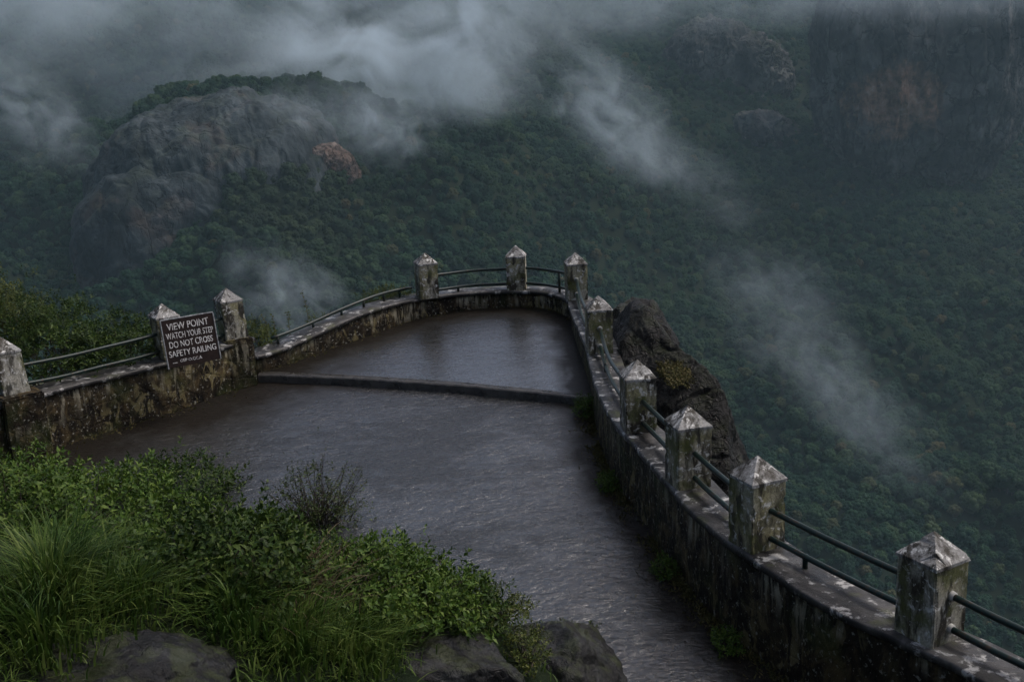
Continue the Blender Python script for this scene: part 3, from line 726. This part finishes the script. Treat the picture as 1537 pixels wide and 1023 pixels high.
# ------------------------------------------------------------------ forest (one far-off wood, seen as one mass)
def quads(C, N, S, r2):
    """leaf cards: centres C, normals N, half sizes S"""
    n = len(C); a = r2.normal(size=(n, 3)); A = np.cross(N, a); A /= np.linalg.norm(A, axis=1)[:, None] + 1e-9
    B = np.cross(N, A); A = A * S[:, None]; B = B * S[:, None] * .7
    V = np.stack([C - A - B * .4, C + A * .1 - B, C + A + B * .4, C - A * .1 + B], 1).reshape(-1, 3)
    return V, np.arange(n * 4).reshape(n, 4)
def tree_mesh(seed, n_leaf, flat):
    r2 = np.random.default_rng(seed); parts = []
    # a broad dome of foliage made of overlapping leafy heads
    lobes = []
    nl = 15
    for q in range(nl):
        f = (q + .5) / nl; ph = q * 2.39996 + r2.uniform(-.3, .3); el = math.acos(1 - f * .98)
        rad = 3.1 * r2.uniform(.85, 1.1)
        c = np.array([math.sin(el) * math.cos(ph) * rad, math.sin(el) * math.sin(ph) * rad, 3.4 + math.cos(el) * rad * 1.05 * flat])
        lobes.append((c, r2.uniform(1.15, 1.75)))
    per = n_leaf // nl; Vs, Ns = [], []
    for c, r in lobes:
        d = r2.normal(size=(per, 3)); d[:, 2] = np.abs(d[:, 2]) - .3; d /= np.linalg.norm(d, axis=1)[:, None]
        Vs.append(c + d * r * r2.uniform(.85, 1.08, (per, 1))); Ns.append(d + r2.normal(size=(per, 3)) * .3)
    C = np.vstack(Vs); N = np.vstack(Ns); N /= np.linalg.norm(N, axis=1)[:, None]
    V, Fq = quads(C, N, r2.uniform(.20, .42, len(C)), r2)
    parts.append((V, [Fq]))
    for c, r in lobes:
        v, f = ico(1); parts.append((c + v * r * .88, [f]))
    v, f = ico(2); parts.append((v * [3.2, 3.2, 3.0 * flat] + [0, 0, 3.2], [f]))
    tv, tf = tube([(0, 0, -4), (.1, 0, 0), (0, .1, 2.5), (0, 0, 4)], [.42, .34, .22, .08], 6)
    me1 = merge(parts)
    limbs = [(tv, tf)]
    for c, r in lobes[6:10]: limbs.append(tube([(0, 0, .5), c * [.6, .6, .6], c], [.2, .13, .06], 5))
    me2 = merge(limbs)
    V, F = merge([me1, me2])
    me = np_mesh('tree', V, F, False)
    me.materials.append(M['forest_leaf']); me.materials.append(M['forest_bark'])
    nv1 = len(me1[0])
    idx = np.array([1 if p_.vertices[0] >= nv1 else 0 for p_ in me.polygons], np.int32)
    me.polygons.foreach_set('material_index', idx)
    return me
tcol = bpy.data.collections.new('forest_kinds')
for q in range(6):
    to = bpy.data.objects.new('tree', tree_mesh(40 + q, 900, [.95, 1.15, .85, 1.3, 1.0, .9][q])); tcol.objects.link(to)
pts = []
sp = 5.7
for Y in np.arange(330, 1650, sp):
    w_ = Y * .54 + 40
    xs = np.arange(-w_, w_, sp); pts.append(np.stack([xs, np.full(len(xs), Y)], 1))
pts = np.vstack(pts); n_main = len(pts); pts = np.vstack([pts + rng.uniform(-2.9, 2.9, pts.shape), pts[pts[:, 1] < 1150] + sp / 2 + rng.uniform(-2.2, 2.2, pts[pts[:, 1] < 1150].shape)]); low_ = np.arange(len(pts)) >= n_main
rads = np.linalg.norm(pts, axis=1); keep = rads > 300
pts = pts[keep]; low_ = low_[keep]
zf = land_h(pts)
# only what the terrace could look at: drop what the camera's surroundings cannot see
fv = np.hstack([pts, (zf - 1.5)[:, None]])
fm = bpy.data.meshes.new('forest'); fm.vertices.add(len(fv)); fm.vertices.foreach_set('co', fv.astype(np.float32).ravel())
sc_ = rng.uniform(.52, 1.12, len(fv)) * (1 + .35 * fbm(np.hstack([pts / 60, np.zeros((len(pts), 1))]), 2)) * np.where(rng.uniform(size=len(fv)) < .06, 1.35, 1.0)
sc_ = np.where(low_, rng.uniform(.34, .62, len(fv)), sc_)                # understorey between the big crowns
for nm, tp, arr in (('tsize', 'FLOAT', sc_), ('tturn', 'FLOAT', rng.uniform(0, 6.28, len(fv))), ('tkind', 'INT', rng.integers(0, 6, len(fv)))):
    at_ = fm.attributes.new(nm, tp, 'POINT'); at_.data.foreach_set('value', arr.astype(np.float32 if tp == 'FLOAT' else np.int32))
forest = obj('forest', fm)
tag(forest, 'dense dark green forest covering the valley slopes', 'forest', kind='stuff')
ng = bpy.data.node_groups.new('forest_spread', 'GeometryNodeTree')
ng.interface.new_socket('Geometry', in_out='INPUT', socket_type='NodeSocketGeometry'); ng.interface.new_socket('Geometry', in_out='OUTPUT', socket_type='NodeSocketGeometry')
N_ = ng.nodes.new; gi, go = N_('NodeGroupInput'), N_('NodeGroupOutput')
iop = N_('GeometryNodeInstanceOnPoints'); ci = N_('GeometryNodeCollectionInfo'); ci.inputs['Collection'].default_value = tcol
ci.inputs['Separate Children'].default_value = True
def attr(nm, tp):
    a_ = N_('GeometryNodeInputNamedAttribute'); a_.data_type = tp; a_.inputs['Name'].default_value = nm; return a_.outputs['Attribute']
L_ = ng.links.new
L_(gi.outputs[0], iop.inputs['Points']); L_(ci.outputs[0], iop.inputs['Instance']); iop.inputs['Pick Instance'].default_value = True
L_(attr('tkind', 'INT'), iop.inputs['Instance Index'])
cx = N_('ShaderNodeCombineXYZ'); L_(attr('tturn', 'FLOAT'), cx.inputs[2]); L_(cx.outputs[0], iop.inputs['Rotation'])
L_(attr('tsize', 'FLOAT'), iop.inputs['Scale']); L_(iop.outputs[0], go.inputs[0])
md = forest.modifiers.new('spread', 'NODES'); md.node_group = ng

# ------------------------------------------------------------------ leaves, shrubs and grass close by
def leaves(C, D, N, Ln, Wd, r2):
    """folded pointed leaves: base C, direction D, face normal N, length, width"""
    D = D / (np.linalg.norm(D, axis=1)[:, None] + 1e-9)
    S = np.cross(D, N); S /= np.linalg.norm(S, axis=1)[:, None] + 1e-9
    U = np.cross(S, D)
    L, W = Ln[:, None], Wd[:, None]
    droop = r2.uniform(.05, .35, (len(C), 1)) * L
    base = C; md_ = C + D * L * .45 - U * L * .02
    l_ = C + D * L * .42 + S * W * .5 + U * W * .18; r_ = C + D * L * .42 - S * W * .5 + U * W * .18
    tip = C + D * L - U * droop
    V = np.stack([base, l_, md_, r_, tip], 1).reshape(-1, 3); i = np.arange(len(C))[:, None] * 5
    F = np.vstack([i + [0, 2, 1], i + [0, 3, 2], i + [1, 2, 4], i + [2, 3, 4]])
    return V, [F]
def shrub_geo(r2, rad, n_sprig, leaf, per=7, fill=.45, up=.5, lump=.35, wr=.5, stems=30):
    rad = np.array(rad, float)
    d = r2.normal(size=(n_sprig, 3)); d[:, 2] = np.abs(d[:, 2]) - .15; d /= np.linalg.norm(d, axis=1)[:, None]
    sd = r2.uniform(0, 100)
    lum = 1 + lump * fbm(d * 1.7 + sd, 3) * 1.8
    depth = 1 - fill * r2.uniform(size=n_sprig) ** 2.2
    lum = lum * np.where(r2.uniform(size=n_sprig) < .06, r2.uniform(1.1, 1.42, n_sprig), 1.0)
    C = d * rad * (lum * depth)[:, None]
    ax = d * [1, 1, 1] + [0, 0, up] + r2.normal(size=(n_sprig, 3)) * .45; ax /= np.linalg.norm(ax, axis=1)[:, None]
    Cs, Ds, Ns, Ls = [], [], [], []
    ln = leaf * r2.uniform(.7, 1.3, n_sprig)
    a0 = r2.uniform(0, 6.28, n_sprig)
    P1 = np.cross(ax, r2.normal(size=(n_sprig, 3))); P1 /= np.linalg.norm(P1, axis=1)[:, None]; P2_ = np.cross(ax, P1)
    for q in range(per):
        a = a0 + q * 2.4; t = q / max(per - 1, 1)
        side = P1 * np.cos(a)[:, None] + P2_ * np.sin(a)[:, None]
        dd = side * (1 - .55 * t) + ax * (.25 + .8 * t)
        Cs.append(C + ax * (ln * 1.5 * t)[:, None]); Ds.append(dd); Ns.append(ax * 1.0 - side * .2 + r2.normal(size=(n_sprig, 3)) * .25); Ls.append(ln * (1 - .35 * t) * r2.uniform(.75, 1.15, n_sprig))
    Cs, Ds, Ns, Ls = map(np.concatenate, (Cs, Ds, Ns, Ls))
    lv = leaves(Cs, Ds, Ns, Ls, Ls * wr, r2)
    st = []
    for q in r2.choice(n_sprig, min(stems, n_sprig), replace=False):
        e = C[q] + ax[q] * ln[q] * 1.5; b = np.array([r2.normal() * rad[0] * .2, r2.normal() * rad[1] * .2, -rad[2] * .5])
        mdp = b * .45 + e * .55 + r2.normal(size=3) * rad * .06
        st.append(tube(spline([b, mdp, e], 6), np.linspace(.009, .0022, 6) * (leaf / .06) ** .5, 5, False))
    return lv, merge(st)
def shrub(name, label, loc, rad, n, leaf, mat, seed, cat='shrub', group=None, stem_mat=None, part='foliage', **kw):
    r2 = np.random.default_rng(seed); lv, st = shrub_geo(r2, rad, n, leaf, **kw)
    t = empty(name, tuple(loc)); tag(t, label, cat, group)
    obj(part, np_mesh(part, *lv), M[mat], t); obj('stems', np_mesh('stems', *st, True), stem_mat or M['bark'], t)
    return t
GS = 'green shrubs on the near bank'
FG = [  # pixel on the ground behind which it stands, radii, sprigs, leaf, material, label
    ((255, 775), (.80, .75, .50), 1250, .060, 'leaf_dark', 'tallest broad-leaved green shrub on the near bank, left of the purplish bush'),
    ((120, 800), (.75, .7, .30), 850, .050, 'leaf_fresh', 'low green shrub between the left edge and the tallest shrub'),
    ((15, 790), (.50, .6, .36), 800, .045, 'leaf_fresh', 'feathery green shrub at the left edge of the near bank'),
    ((385, 835), (.62, .6, .32), 900, .052, 'leaf_fresh', 'green shrub at the foot of the purplish bush'),
    ((500, 890), (.55, .5, .21), 850, .050, 'leaf_fresh', 'bright green shrub right of the brown dead stalks'),
    ((590, 915), (.52, .48, .22), 900, .050, 'leaf_fresh', 'bright green shrub in the middle of the near bank'),
    ((668, 935), (.40, .42, .22), 700, .046, 'leaf_dark', 'green shrub at the right tip of the bank above the boulders'),
    ((330, 860), (.5, .4, .24), 600, .062, 'leaf_dark', 'large-leaved shrub in front of the tallest shrub above the grass'),
]
for q, (pp, rad, n, lf, mt, lab) in enumerate(FG):
    g = land_pt(*pp); shrub('shrub', lab, g + [0, 0, rad[2] * .15], rad, n, lf, mt, 100 + q, group=GS)
g = land_pt(470, 812); shrub('shrub', 'sparse purplish bush with dark twigs standing against the wet path', g + [.05, .1, .22], (.50, .4, .60), 520, .045, 'leaf_dry', 130, group=GS, per=5, fill=.75, up=.9, stems=150, wr=.4)
for q, (pp, rad, n, lab) in enumerate([((845, 972), (.30, .14, .10), 220, 'trailing green plant along the back of the largest boulder'), ((790, 1000), (.14, .22, .12), 150, 'small green plant hanging between the two bottom boulders'),
                                       ((745, 940), (.24, .2, .14), 220, 'small leafy plant at the end of the shrubs by the boulders')]):
    g = land_pt(*pp); shrub('small_plant', lab, g + [0, 0, .10], rad, n, .032, 'leaf_olive', 140 + q, 'plant', 'small plants among the boulders', stems=20)
for q, (loc, rad, n, lab) in enumerate([((1.85, 15.9, .28), (.22, .40, .08), 200, 'mossy tuft on top of the black outcrop'), ((1.98, 13.5, -.55), (.15, .5, .06), 170, 'trailing scrub in the crack of the black outcrop'), ((1.95, 12.5, -.75), (.20, .4, .16), 200, 'green plant low on the outcrop beside the mossy post')]):
    ov = np.array([v.co[:] for v in outcrop.data.vertices]) @ np.array(outcrop.rotation_euler.to_matrix()).T + np.array(outcrop.location[:])
    nr2 = np.hypot(ov[:, 0] - loc[0], ov[:, 1] - loc[1]) < .14
    loc = (loc[0], loc[1], float(ov[nr2, 2].max()) - .05)
    shrub('small_plant', lab, loc, rad, n * 2, .040, 'weed', 180 + q, 'plant', 'small plants on the black outcrop', stems=16)
# bush beyond the left railing
for q, (loc, rad, n, mt, lab) in enumerate([((-6.15, 14.75, .10), (.75, .7, .78), 1500, 'leaf_dark', 'large dark bush behind the left railing, under the tall tip'),
                                            ((-5.35, 15.35, -.12), (.65, .6, .58), 1100, 'leaf_dark', 'rounded bush behind the left railing next to the sign'),
                                            ((-7.0, 15.2, .35), (.6, .6, .75), 900, 'leaf_olive', 'olive bush top at the left edge behind the leaning post')]):
    shrub('bush', lab, loc, rad, n, .055, mt, 150 + q, 'bush', 'bushes beyond the left railing', stems=40)
shrub('shrub', 'yellow-green shrub behind the low curved rail near the far dark post', (-2.0, 18.45, -.12), (.42, .22, .26), 420, .038, 'leaf_olive', 160, group='shrubs outside the curved wall', stems=25)
shrub('shrub', 'small yellow-green shrub right of the leaning grey post', (-3.85, 16.75, -.25), (.25, .22, .30), 260, .04, 'leaf_olive', 161, group='shrubs outside the curved wall', stems=18)
shrub('shrub', 'small scrubby plant outside the middle of the curved low wall', (-2.95, 17.55, -.3), (.28, .15, .26), 120, .036, 'leaf_olive', 162, group='shrubs outside the curved wall', stems=30)

# flowering stalks beyond the low wall
def stalk(loc, h, label, seed):
    r2 = np.random.default_rng(seed); t = empty('flower_stalk', loc); tag(t, label, 'plant', 'thin stalks beyond the low wall')
    b = spline([(0, 0, -.6), (r2.normal() * .02, 0, h * .4), (r2.normal() * .05, 0, h)], 8)
    obj('stem', np_mesh('stem', *tube(b, np.linspace(.008, .003, 8), 5, False), True), M['straw'], t)
    n = 46; f = r2.uniform(.35, 1, n) ** .7
    C = np.stack([np.interp(f, np.linspace(0, 1, 8), b[:, k]) for k in range(3)], 1)
    D = r2.normal(size=(n, 3)); D[:, 2] = np.abs(D[:, 2]) * .6
    obj('leaves', np_mesh('leaves', *leaves(C, D, r2.normal(size=(n, 3)), r2.uniform(.03, .07, n), r2.uniform(.012, .025, n), r2)), M['leaf_olive'], t)
for q, (px, py, Y, h, lab) in enumerate([(414, 512, 17.2, .42, 'short weed stalk nearest the leaning grey post'), (398, 505, 17.4, .36, 'lowest weed stalk beside the small yellow-green shrub'), (460, 492, 17.8, .60, 'tallest weed stalk beyond the low wall'), (436, 500, 17.6, .35, 'weed stalk left of the tallest stalk')]):
    g = at_y(px, py, Y); stalk((g[0], g[1], g[2]), h, lab, 200 + q)

# grass
def blades(base, h, lean, width, r2, seg=4):
    n = len(base); a = r2.uniform(0, 6.28, n)
    dirn = np.stack([np.cos(a), np.sin(a), np.zeros(n)], 1) if lean is None else lean
    side = np.cross(dirn, [0, 0, 1.0]); side /= np.linalg.norm(side, axis=1)[:, None] + 1e-9
    bend = r2.uniform(.35, 1.25, (n, 1))
    Vs = []
    for s in range(seg + 1):
        t = s / seg
        c = base + np.array([0, 0, 1.0]) * (h[:, None] * (t - .38 * bend * t ** 2.4)) + dirn * (h[:, None] * bend * .85 * t ** 1.9)
        w = width[:, None] * (1 - t ** 1.6) * .5 + .0004
        Vs += [c - side * w, c + side * w]
    V = np.stack(Vs, 1).reshape(-1, 3); i = np.arange(n)[:, None] * (2 * seg + 2)
    F = np.vstack([i + [2 * s, 2 * s + 1, 2 * s + 3, 2 * s + 2] for s in range(seg)])
    return V, [F]
def on_land(XY):
    return np.hstack([XY, land_h(XY)[:, None]])
r2 = np.random.default_rng(77)
N0 = 46000
XY = np.stack([r2.uniform(-5.5, 1.0, N0), r2.uniform(2.4, 9.5, N0)], 1)
d_ = seg_dist(XY, toe); ins = inside(XY, lower_poly)
dens = np.clip(fbm(np.hstack([XY * 1.6, np.zeros((N0, 1))]), 3) * 1.9 + .55, .06, 1) * sstep(.1, 1.6, d_)
kp = (~ins) & (r2.uniform(size=N0) < dens)
XY = XY[kp]; B_ = on_land(XY); B_[:, 2] -= .02
hh = r2.uniform(.06, .19, len(B_)) * (1 + .5 * fbm(np.hstack([XY * 2, np.zeros((len(XY), 1))]) + 9, 2))
tag(obj('grass', np_mesh('grass', *blades(B_, hh, None, r2.uniform(.006, .013, len(B_)), r2)), M['grass']), 'lush wet grass covering the near bank', 'grass', kind='stuff')
# one hanging tussock and smaller tufts
def tussock(px, py, n, h, spread, label, seed, mat='grass', drift=(0, -.4, 0)):
    r2 = np.random.default_rng(seed); g = land_pt(px, py)
    b = r2.normal(size=(n, 3)) * [spread, spread, .0]; rad_ = b.copy(); rad_[:, 2] = 0
    dirn = rad_ / (np.linalg.norm(rad_, axis=1)[:, None] + 1e-6) + r2.normal(size=(n, 3)) * .35 + np.array(drift); dirn[:, 2] = 0
    dirn /= np.linalg.norm(dirn, axis=1)[:, None]
    b[:, 2] = r2.uniform(-.04, .10, n) - .1 * np.linalg.norm(rad_, axis=1)
    o = obj('grass_tussock', np_mesh('grass_tussock', *blades(b, h * r2.uniform(.5, 1.15, n), dirn, r2.uniform(.006, .014, n), r2, 6)), M[mat])
    o.location = tuple(g); return tag(o, label, 'grass tuft', 'grass tussocks on the near bank')
tussock(75, 890, 1100, .36, .17, 'big drooping grass tussock at the left edge', 301)
tussock(190, 905, 600, .22, .12, 'bright grass tussock right of the big drooping one', 302)
tussock(350, 925, 900, .22, .16, 'bright grass tussock in the middle of the near grass', 303)
tussock(530, 985, 900, .22, .15, 'bright grass tussock beside the bottom boulder', 304)
tussock(440, 975, 700, .26, .14, 'grass tussock below the brown dead stalks', 305)
tussock(425, 905, 420, .30, .17, 'tangle of brown dead stalks among the green shrubs', 306, 'straw', (0, 0, 0))
tussock(60, 960, 800, .26, .16, 'grass tussock just above the long flat boulder', 307)
# scrubby moss at the foot of the walls and on the outcrop
r2 = np.random.default_rng(88); Bs = []
for line, off, zf_, n, pr in ((right_in, -.045, z_low, 15000, 7), (left_in, .06, z_low, 1500, 5), (curve_in, .03, z_up, 420, 4)):
    q = r2.integers(0, len(line) - 1, n); P = line[q] + (line[np.minimum(q + 1, len(line) - 1)] - line[q]) * r2.uniform(size=(n, 1))
    O = offset(line, off * 1.0)[q] - line[q]; P = P + O * (r2.gamma(1.3, 1.0, (n, 1)) * 1.0)
    if line is right_in: k_ = P[:, 1] < 14.3
    else: k_ = np.ones(n, bool)
    cl = fbm(np.hstack([P * 2.2, np.zeros((n, 1))]), 3) + r2.normal(size=n) * .12 > -.10
    P = P[k_ & cl]; zz = zf_(P[:, 0], P[:, 1]); Bs.append(np.hstack([P, zz[:, None]]))
B_ = np.vstack(Bs)
D = r2.normal(size=B_.shape); D[:, 2] = np.abs(D[:, 2]) * .9 + .2
ms = leaves(B_, D, r2.normal(size=B_.shape), r2.uniform(.02, .062, len(B_)), r2.uniform(.006, .016, len(B_)), r2)
tag(obj('moss', np_mesh('moss', *ms), M['weed']), 'brown-green moss and weeds along the foot of the walls', 'moss', kind='stuff')
shrub('weed_clump', 'bright green weed at the right end of the step', (.90, 13.85, -.62), (.14, .26, .16), 170, .035, 'leaf_fresh', 170, 'weed', stems=15)

for q, (py_, off, n, lab) in enumerate([(11.6, .10, 130, 'green weed at the wall foot below the stained post'), (9.6, .10, 110, 'green weed at the wall foot left of the mossy post'), (8.25, .13, 120, 'green weed at the wall foot below the white-streaked post'), (7.2, .14, 120, 'green weed at the wall foot between the two nearest posts')]):
    i_ = int(np.argmin(np.abs(right_in[:, 1] - py_))); a_ = offset(right_in, off)[i_]
    a_ = 2 * right_in[i_] - a_ if inside(np.array([a_]), np.vstack([right_in, [(9, 3), (9, 18)]]))[0] else a_
    shrub('weed_clump', lab, (a_[0], a_[1], float(z_low(a_[0], a_[1])) + .02), (.10, .16, .09), n, .034, 'leaf_fresh', 190 + q, 'weed', 'weeds at the foot of the right wall', stems=10)

# ------------------------------------------------------------------ light and air
SUN_EL, SUN_ROT = R_(56), R_(72)
w = bpy.data.worlds.new('World'); scn.world = w; w.use_nodes = True
nt = w.node_tree; nt.nodes.clear()
sky = nt.nodes.new('ShaderNodeTexSky'); sky.sky_type = 'NISHITA'; sky.sun_disc = False
sky.sun_elevation = SUN_EL; sky.sun_rotation = SUN_ROT; sky.altitude = 1000; sky.air_density = .38; sky.dust_density = 10.0; sky.ozone_density = 0.0
bg = nt.nodes.new('ShaderNodeBackground'); bg.inputs[1].default_value = .15
wo = nt.nodes.new('ShaderNodeOutputWorld'); nt.links.new(sky.outputs[0], bg.inputs[0]); nt.links.new(bg.outputs[0], wo.inputs[0])
sd = bpy.data.lights.new('sun', 'SUN'); sd.energy = .85; sd.angle = R_(14); sd.color = (1, .975, .93)
so = bpy.data.objects.new('sun', sd); COL.objects.link(so)
sv = Vector((math.sin(SUN_ROT) * math.cos(SUN_EL), math.cos(SUN_ROT) * math.cos(SUN_EL), math.sin(SUN_EL)))
so.rotation_euler = sv.to_track_quat('Z', 'Y').to_euler()

HAZE = .00010
k = NT('haze_air'); pv = k.n('ShaderNodeVolumePrincipled'); pv.inputs['Color'].default_value = (.58, .86, 1.0, 1); pv.inputs['Density'].default_value = HAZE
k.l(pv.outputs[0], k.out.inputs['Volume'])
me = box(-3000, 3000, -3000, 3000, -520, 780, 0)
tag(obj('haze', me, k.mat), 'thin blue-grey haze filling the valley', 'haze', kind='stuff')

def mist_mat(name, dens, scale, thr, seed, stretch=(1, 1, 1)):
    k = NT(name); oc = k.objc()
    ln = k.n('ShaderNodeVectorMath', operation='LENGTH'); k.l(oc, ln.inputs[0])
    wob = k.noise(k.mapv(oc, (1, 1, 1), loc=(seed * 1.7, 0, 0)), 1.3, 2)
    fall = k.ramp(k.math('ADD', ln.outputs['Value'], k.math('MULTIPLY', k.math('SUBTRACT', wob, .5), .7)), [(.0, 1.0), (.4, .40), (.92, 0.0)], 'EASE')
    nn = k.noise(k.mapv(oc, stretch, loc=(seed * 3.1, seed, 0)), scale, 6, .62, 1.2)
    nr_ = k.ramp(nn, [(thr, 0.0), (thr + .30, 1.0)], 'EASE')
    dn = k.math('MULTIPLY', k.math('MULTIPLY', fall, nr_), dens)
    pv = k.n('ShaderNodeVolumePrincipled'); pv.inputs['Color'].default_value = (.76, .90, 1.0, 1)
    k.l(dn, pv.inputs['Density']); k.l(pv.outputs[0], k.out.inputs['Volume'])
    try: k.mat.cycles.volume_step_rate = 1.0
    except Exception: pass
    return k.mat
iv, if_ = ico(3)
def mist(px, py, D, half, roll, dens, label, seed, thr=.40, depth=None, scale=1.6, name='mist'):
    """a drifting bank of mist: half = half sizes (m) across and up, roll = its tilt as seen from the terrace"""
    o = obj(name, np_mesh(name, iv, if_, True), mist_mat(name + '_vapour', dens, scale, thr, seed, (half[0] / half[1] * .8, (depth or half[0] * .5) / half[1], 1)))
    o.location = tuple(at_dist(px, py, D)); o.scale = (half[0], depth or half[0] * .5, half[1])
    o.rotation_euler = (0, R_(roll), 0)
    return tag(o, label, 'mist', 'mist patches drifting over the valley', 'stuff')
mist(590, 65, 790, (140, 74), 10, .085, 'brightest mist bank over the upper slope left of centre', 1)
mist(470, 185, 690, (95, 34), -4, .026, 'mist band drifting across the top of the rock dome', 2)
mist(575, 200, 700, (46, 34), 20, .065, 'small bright mist knot at the right end of the band over the dome', 3)
mist(910, 160, 720, (84, 40), 50, .050, 'slanting white mist streak right of centre above the far posts', 4)
mist(1040, 270, 760, (70, 30), 30, .018, 'thin mist tail below the slanting white streak', 5)
mist(45, 160, 760, (66, 36), 55, .040, 'slanting mist streak at the left edge beside the dome', 6)
mist(435, 445, 420, (36, 22), 38, .07, 'small low mist wisp behind the low curved wall', 7)
mist(1250, 570, 470, (96, 24), 46, .018, 'slanting mist wisp over the lower right forest', 8)
mist(1180, 425, 560, (50, 24), 25, .018, 'faint mist veil above the lower right wisp', 9)
mist(820, -30, 1020, (640, 72), 0, .017, 'wide mist ceiling hiding the top of the far mountain', 10, thr=.42, depth=160, scale=1.3)
mist(60, 0, 1000, (190, 95), 0, .012, 'mist bank hiding the skyline in the upper left corner', 11, thr=.28)
mist(1420, -40, 990, (190, 50), 0, .012, 'mist hanging over the top of the upper right cliff', 12, thr=.28, depth=70)
mist(330, 110, 900, (150, 60), -8, .010, 'broad thin mist behind the top of the dome', 13, thr=.28)

# ------------------------------------------------------------------ render settings
cy = scn.cycles
cy.max_bounces = 6; cy.diffuse_bounces = 2; cy.glossy_bounces = 2; cy.transmission_bounces = 2; cy.volume_bounces = 1; cy.transparent_max_bounces = 4
cy.use_denoising = True; cy.use_adaptive_sampling = True; cy.adaptive_threshold = .02
cy.volume_step_rate = .8; cy.volume_max_steps = 128
vs = scn.view_settings
vs.view_transform = 'Standard'; vs.look = 'None'; vs.exposure = .48; vs.gamma = 1.0
